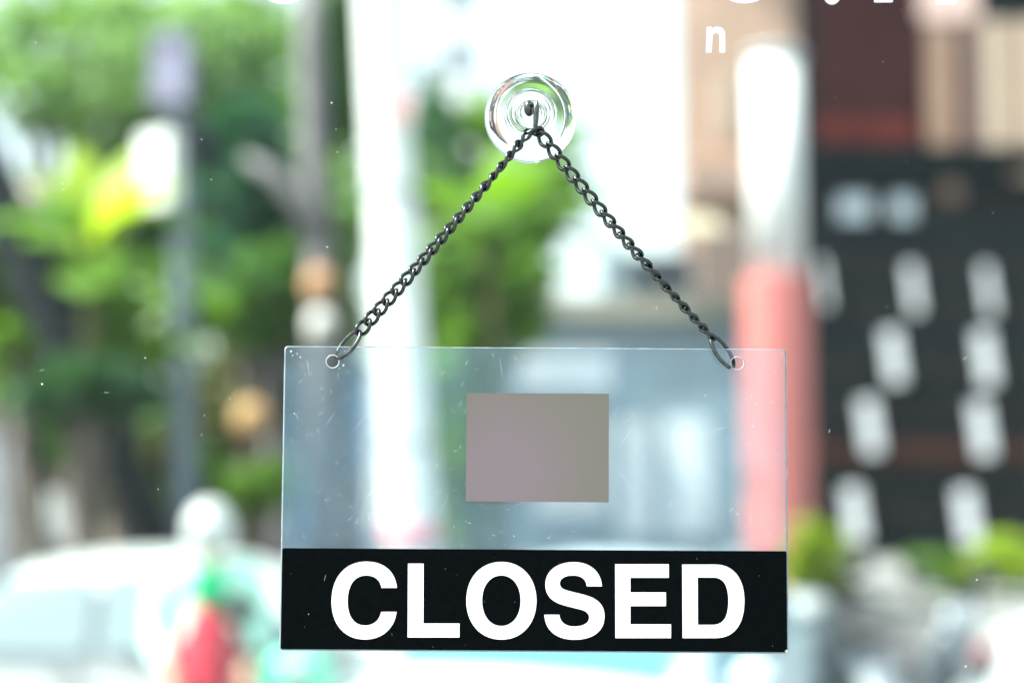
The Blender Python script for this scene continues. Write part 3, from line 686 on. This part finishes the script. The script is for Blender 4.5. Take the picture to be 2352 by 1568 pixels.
# shrubs at the right
tree('yellow-green shrub at the foot of the red pillar', 1872, 1290, 17.5, 70, 85, G_yel, 900, .12, name='shrub', cat='shrub', group='shrubs across the street', tr=.04)
tree('lime green hedge bush under the slanted boards at right', 2170, 1312, 17.8, 80, 40, G_lime, 800, .12, name='shrub', cat='shrub', group='shrubs across the street', tr=.04)
tree('yellow-green hedge bush at the right edge', 2320, 1290, 17.4, 80, 50, G_yel, 900, .12, name='shrub', cat='shrub', group='shrubs across the street', tr=.04)
tree('dark olive bush below the yellow-green shrub', 1905, 1380, 16.6, 50, 50, G_olive, 700, .12, name='shrub', cat='shrub', group='shrubs across the street', tr=.04)

# ------------------------------------------------------------------ cars
M_tyre = mat('tyre', (.02, .02, .02), .8); M_rim = mat('rim', (.5, .5, .52), .3, .8)
M_light = mat('head_lamp', (.35, .37, .38), .15); M_tail = mat('tail_lamp', (.45, .03, .03), .2)
M_plastic = mat('black_plastic', (.02, .02, .022), .5)
def car(label, body_m, glass_m, loc, rotz, group='cars parked along the street'):
    t = thing('parked_car', label, 'car', (0, 0, 0), group); t['_local'] = 1
    # stations along the length: x, floor, belt height, roof height, half width at belt, half width at roof
    ST = [(-2.12, .42, .62, .64, .60, .55), (-2.05, .28, .80, .83, .74, .66), (-1.75, .24, .93, .97, .82, .70), (-1.35, .22, .96, 1.18, .85, .62), (-.95, .22, .95, 1.38, .86, .58), (-.45, .22, .94, 1.45, .87, .58),
          (.1, .22, .93, 1.45, .87, .58), (.5, .22, .93, 1.36, .87, .58), (.95, .22, .93, 1.10, .86, .62), (1.25, .23, .92, .95, .84, .70), (1.65, .25, .86, .89, .81, .68), (1.98, .30, .76, .79, .74, .62), (2.12, .42, .60, .62, .60, .52)]
    vs, fs, n = [], [], 14
    for x, fl, be, rf, wb, wr in ST:
        half = [(0, fl), (wb * .9, fl), (wb, fl + .12), (wb * 1.02, (fl + be) / 2), (wb, be), (wr + (wb - wr) * .35, be + (rf - be) * .62), (wr, rf - .03 * (rf > be + .1)), (0, rf + .02)]
        ringp = half + [(-y, z) for y, z in reversed(half[1:-1])]
        vs += [(x, y, z) for y, z in ringp]
    m_ = len(ringp)
    for i in range(len(ST) - 1):
        for k in range(m_): fs.append((i * m_ + k, i * m_ + (k + 1) % m_, (i + 1) * m_ + (k + 1) % m_, (i + 1) * m_ + k))
    fs.append(tuple(range(m_))); fs.append(tuple(reversed(range((len(ST) - 1) * m_, len(ST) * m_))))
    b = MB(); b.add(vs, fs, True); body = b.build('body', body_m, t); body['_local'] = 1
    me = body.data; bm = bmesh.new(); bm.from_mesh(me); bmesh.ops.recalc_face_normals(bm, faces=bm.faces); bm.to_mesh(me); bm.free()
    sub = body.modifiers.new('smooth', 'SUBSURF'); sub.levels = sub.render_levels = 1
    def quad(name, pts, m, par=t, th=.012):
        P = [Vector(p) for p in pts]; nrm = (P[1] - P[0]).cross(P[2] - P[0]).normalized() * th
        b = MB(); k = len(P); b.add([p + nrm for p in P] + [p - nrm for p in P], [tuple(range(k)), tuple(reversed(range(k, 2 * k)))] + [(i, i + k, (i + 1) % k + k, (i + 1) % k) for i in range(k)]); return b.build(name, m, par)
    for s in (-1, 1):
        quad('side_window', [(-1.25, s * .845, .98), (-.42, s * .865, .97), (-.42, s * .68, 1.36), (-.88, s * .67, 1.33)], glass_m)
        quad('side_window', [(-.36, s * .865, .97), (.78, s * .86, .97), (.42, s * .69, 1.30), (.08, s * .68, 1.36), (-.36, s * .68, 1.36)], glass_m)
        quad('door_handle', [(-.62, s * .885, .84), (-.44, s * .885, .84), (-.44, s * .885, .87), (-.62, s * .885, .87)], M_rim)
        quad('door_handle', [(.12, s * .885, .83), (.30, s * .885, .83), (.30, s * .885, .86), (.12, s * .885, .86)], M_rim)
        b = MB(); b.ball((.72, s * .98, .98), (.07, .10, .07), 12, 8); b.build('wing_mirror', body_m, t)
        b = MB(); b.ball((2.0, s * .52, .66), (.10, .16, .07), 12, 8); b.build('headlight', M_light, t)
        b = MB(); b.ball((-2.04, s * .56, .74), (.07, .13, .08), 12, 8); b.build('tail_light', M_tail, t)
        for x in (-1.32, 1.32):
            Mw = Matrix.Translation((x, s * .76, .31)) @ Matrix.Rotation(R(90), 4, 'X')
            w = MB(); w.lathe([(.2, -.1), (.29, -.1), (.31, -.07), (.31, .07), (.29, .1), (.2, .1)], 24, Mw); wo_ = w.build('tyre', M_tyre, t); wo_['_local'] = 1
            w = MB(); w.lathe([(.001, -.09), (.06, -.095), (.2, -.07), (.2, .07), (.06, .095), (.001, .09)], 24, Mw); w.build('rim', M_rim, wo_)
    quad('windscreen', [(.55, -.56, 1.36), (.55, .56, 1.36), (1.17, .66, 1.00), (1.17, -.66, 1.00)], glass_m)
    quad('rear_window', [(-1.0, .56, 1.36), (-1.0, -.56, 1.36), (-1.52, -.64, 1.06), (-1.52, .64, 1.06)], glass_m)
    b = MB(); b.box((2.09, 0, .40), (.06, .62, .09)); b.build('bumper', M_plastic, t)
    t.location = loc; t.rotation_euler = (0, 0, rotz); return t
M_carw = mat('white_car_paint', (.48, .51, .51), .25, noise=.02, nscale=2)
M_cyan = mat('pale_blue_car_paint', (.60, .72, .76), .25, noise=.03, nscale=2)
M_cg = mat('car_glass_pale', (.20, .26, .28), .05, spec=.8)
M_cg2 = mat('car_glass_blue', (.07, .19, .25), .1, spec=.3)
qa = at(170, 1013, 9.3)
car('white car parked at the lower left, only roof and side windows in view', M_carw, M_cg, (at(450, 1013, 8.4).x, 8.45, .004), R(3))
qb = at(960, 1013, 7.9)
car('pale blue car whose windscreen shows just under the sign', M_cyan, M_cg2, (.50, 7.8, .004), R(-112))
qc = at(2450, 1013, 8.0)
car('white car at the lower right corner, its rounded end in view', M_carw, M_cg, (at(2480, 1013, 8.6).x + 1.62, 8.7, .004), R(8))

# ------------------------------------------------------------------ scooters
def scooter(label, m, seat_m, loc, rotz):
    t = thing('motor_scooter', label, 'scooter', (0, 0, 0), 'motor scooters in the street'); t['_local'] = 1
    for x in (-.62, .62):
        Mw = Matrix.Translation((x, 0, .25)) @ Matrix.Rotation(R(90), 4, 'X')
        w = MB(); w.lathe([(.15, -.05), (.21, -.06), (.25, -.03), (.25, .03), (.21, .06), (.15, .05)], 22, Mw); wh = w.build('tyre', M_tyre, t); wh['_local'] = 1
        w = MB(); w.lathe([(.001, -.05), (.15, -.045), (.15, .045), (.001, .05)], 18, Mw); w.build('rim', M_rim, wh)
    b = MB()                       # leg shield, floor and tail
    sec = [(.55, .72, .05, .12), (.50, .95, .12, .08), (.42, .80, .22, .10), (.36, .55, .20, .14), (.22, .34, .16, .10), (-.05, .32, .16, .09), (-.2, .50, .17, .22), (-.45, .62, .17, .20), (-.75, .68, .13, .14), (-.90, .72, .05, .06)]
    vs, fs, n = [], [], 12
    for x, z, wy, wz in sec:
        for k in range(n):
            a = 2 * math.pi * k / n; vs.append((x, wy * math.cos(a), z + wz * math.sin(a)))
    for i in range(len(sec) - 1):
        for k in range(n): fs.append((i * n + k, (i + 1) * n + k, (i + 1) * n + (k + 1) % n, i * n + (k + 1) % n))
    fs += [tuple(range(n)), tuple(reversed(range((len(sec) - 1) * n, len(sec) * n)))]
    b.add(vs, fs, True); b.build('body', m, t)
    b = MB(); b.ball((-.42, 0, .84), (.42, .16, .07), 18, 8); b.build('seat', seat_m, t)
    b = MB(); b.ball((.64, 0, .52), (.24, .09, .10), 14, 8); b.build('front_fender', m, t)
    b = MB(); b.tube([(.62, 0, .25), (.52, 0, .7), (.44, 0, 1.0)], .03, 10); b.build('fork', M_rim, t)
    b = MB(); b.tube([(.34, -.34, 1.06), (.43, -.15, 1.04), (.44, 0, 1.02), (.43, .15, 1.04), (.34, .34, 1.06)], .018, 8); b.build('handlebar', M_plastic, t)
    b = MB(); b.ball((.50, 0, 1.0), (.10, .16, .10), 16, 10); b.build('headlamp_cowl', m, t)
    b = MB(); b.ball((.585, 0, 1.0), (.03, .08, .06), 14, 8); b.build('headlight', M_light, t)
    for s in (-1, 1):
        b = MB(); b.ball((.42, s * .28, 1.28), (.025, .10, .065), 12, 8); mi_ = b.build('mirror', M_plastic, t); mi_['_local'] = 1; b = MB(); b.tube([(.40, s * .22, 1.05), (.42, s * .27, 1.24)], .009, 6); b.build('stalk', M_plastic, mi_)
        b = MB(); b.tube([(.40, s * .20, 1.048), (.33, s * .36, 1.062)], .022, 8); b.build('grip', M_plastic, t)
    t.location = loc; t.rotation_euler = (0, 0, rotz); return t
M_mint = mat('mint_paint', (.10, .56, .36), .3, noise=.03); M_silver = mat('silver_paint', (.24, .28, .31), .3, .3, noise=.05)
q = at(655, 1013, 7.0); scooter('mint green motor scooter beside the rider in the white helmet', M_mint, M_plastic, (q.x, 7.0 + .4, .004), R(-80))
q = at(2060, 1013, 9.2); scooter('silver motor scooter parked in front of the dark building', M_silver, M_plastic, (q.x, 9.2, .004), R(-60))
q = at(1880, 1013, 9.8); scooter('grey motor scooter parked by the red pillar', mat('grey_scooter', (.20, .24, .25), .35, noise=.05), M_plastic, (q.x, 9.8, .004), R(-110))

# ------------------------------------------------------------------ person
def skin(name, verts, edges, rads, m, parent, lv=2, root=0):
    me = bpy.data.meshes.new(name); me.from_pydata(verts, edges, []); o = bpy.data.objects.new(name, me); C.objects.link(o)
    o.modifiers.new('s', 'SKIN'); sv = me.skin_vertices[0].data
    for i, r in enumerate(rads): sv[i].radius = r if isinstance(r, tuple) else (r, r); sv[i].use_root = (i == root)
    sb_ = o.modifiers.new('u', 'SUBSURF'); sb_.levels = sb_.render_levels = lv
    dg = bpy.context.evaluated_depsgraph_get(); dg.update(); nm = bpy.data.meshes.new_from_object(o.evaluated_get(dg)); nm.name = name
    bpy.data.objects.remove(o); bpy.data.meshes.remove(me); nm.materials.clear()
    nm.polygons.foreach_set('use_smooth', [True] * len(nm.polygons))
    return link(name, nm, m, parent)
def chain_e(*seq): return [(a, b) for a, b in zip(seq, seq[1:])]
pr = thing('person', 'person in a white helmet and pale mint jacket with green scarf and red apron', 'person', (0, 0, 0)); pr['_local'] = 1
M_skin = mat('skin', (.45, .28, .2), .5, noise=.06, nscale=20); M_jack = mat('mint_jacket', (.50, .82, .70), .8, noise=.06, nscale=8, bump=.3)
M_green = mat('green_scarf', (.0, .36, .14), .8, noise=.1, nscale=12); M_apron = mat('red_apron', (.62, .05, .08), .8, noise=.1, nscale=8, bump=.3); M_trs = mat('dark_trousers', (.04, .045, .06), .85, noise=.2, nscale=8)
V, E, Q = [], [], []
def jv(p, r): V.append(p); Q.append(r); return len(V) - 1
pel = jv((0, 0, .95), (.15, .11)); wai = jv((0, 0, 1.10), (.135, .10)); che = jv((0, 0, 1.30), (.165, .11)); nb = jv((0, .01, 1.44), (.08, .07)); nk = jv((0, 0, 1.51), .055)
hd0 = jv((0, -.01, 1.58), (.068, .075)); hd1 = jv((0, -.005, 1.66), (.076, .092)); hd2 = jv((0, 0, 1.73), (.06, .075)); nose = jv((0, -.105, 1.625), .012)
E += chain_e(pel, wai, che, nb, nk, hd0, hd1, hd2) + [(hd1, nose)]
for s in (-1, 1):
    sh_ = jv((s * .185, .0, 1.41), .062); el_ = jv((s * .25, .02, 1.13), .043); wr_ = jv((s * .21, -.16, .95), .028); pm = jv((s * .20, -.22, .91), (.036, .018))
    E += chain_e(che, sh_, el_, wr_, pm)
    for k, (dx, L) in enumerate(((-.03, .055), (-.01, .07), (.01, .075), (.03, .062))):
        f1 = jv((s * .20 + s * dx, -.22 - .04, .885), .0095); f2 = jv((s * .20 + s * dx, -.22 - .04 - L * .5, .86 - .01 * k), .0085); f3 = jv((s * .20 + s * dx, -.22 - .04 - L * .6, .83), .0075); E += chain_e(pm, f1, f2, f3)
    t1 = jv((s * .155, -.20, .92), .011); t2 = jv((s * .135, -.25, .90), .009); E += chain_e(wr_, t1, t2)
    hp = jv((s * .09, 0, .88), .095); kn = jv((s * .10, -.02, .48), .06); an = jv((s * .10, .01, .09), .04); to = jv((s * .11, -.15, .04), (.045, .03)); E += chain_e(pel, hp, kn, an, to)
body = skin('body', V, E, Q, M_skin, pr); body['_local'] = 1
for s in (-1, 1):
    b = MB(); b.ball((s * .032, -.088, 1.655), .012, 10, 8); b.build('eye', mat('eye', (.03, .02, .02), .2), pr)
skin('jacket', [(0, 0, .93), (0, 0, 1.10), (0, 0, 1.30), (0, .01, 1.49), (-.215, 0, 1.48), (-.285, .02, 1.13), (-.225, -.15, .965), (.215, 0, 1.48), (.285, .02, 1.13), (.225, -.15, .965)],
     chain_e(0, 1, 2, 3) + chain_e(2, 4, 5, 6) + chain_e(2, 7, 8, 9), [(.20, .15), (.18, .14), (.20, .145), (.13, .10), .095, .075, .05, .095, .075, .05], M_jack, pr)
skin('trousers', [(0, 0, .96), (-.09, 0, .88), (-.10, -.02, .48), (-.10, .01, .10), (.09, 0, .88), (.10, -.02, .48), (.10, .01, .10)], chain_e(0, 1, 2, 3) + chain_e(0, 4, 5, 6), [(.17, .13), .11, .078, .06, .11, .078, .06], M_trs, pr)
b = MB(); b.lathe([(.001, .145), (.06, .135), (.11, .09), (.135, .02), (.138, -.05), (.125, -.10), (.115, -.10), (.12, -.04)], 28, Matrix.Translation((0, .01, 1.68)) @ Matrix.Diagonal((.95, 1.1, 1.0, 1))); hl = b.build('helmet', M_carw, pr); hl['_local'] = 1
b = MB(); b.ball((0, -.13, 1.72), (.10, .045, .02), 16, 6); b.build('visor', M_carw, hl)
b = MB(); b.tube([(.11 * math.cos(a), -.01 + .10 * math.sin(a), 1.44 + .01 * math.sin(3 * a)) for a in [i * .45 for i in range(14)]], .036, 10, closed=True); sf = b.build('scarf', M_green, pr); b = MB(); b.ball((.01, -.165, 1.35), (.10, .03, .085), 14, 10); b.build('knot', M_green, sf)
b = MB(); vs = []; nn = 11
for j in range(8):
    f = j / 7
    for k in range(nn):
        a = R(-180 + 8) + R(164) * k / (nn - 1); w = .10 + .19 * f
        vs.append((w * 1.12 * math.cos(a), (.160 + .03 * f) * math.sin(a) + .01 * math.sin(k * 2.3) * f, 1.28 - .72 * f))
b.add(vs, [(j * nn + k, j * nn + k + 1, (j + 1) * nn + k + 1, (j + 1) * nn + k) for j in range(7) for k in range(nn - 1)], True); ap_ = b.build('apron', M_apron, pr)
so_ = ap_.modifiers.new('thick', 'SOLIDIFY'); so_.thickness = .008; so_.offset = 1
for s in (-1, 1): b = MB(); b.ball((s * .105, -.05, .05), (.055, .14, .05), 14, 8); b.build('shoe', M_plastic, pr)
q = at(484, 1013, 7.5); pr.location = (q.x, 7.5, .004); pr.rotation_euler = (0, 0, R(12)); pr.scale = (.95, .95, .97)

for o in bpy.data.objects:
    if '_local' in o: del o['_local']
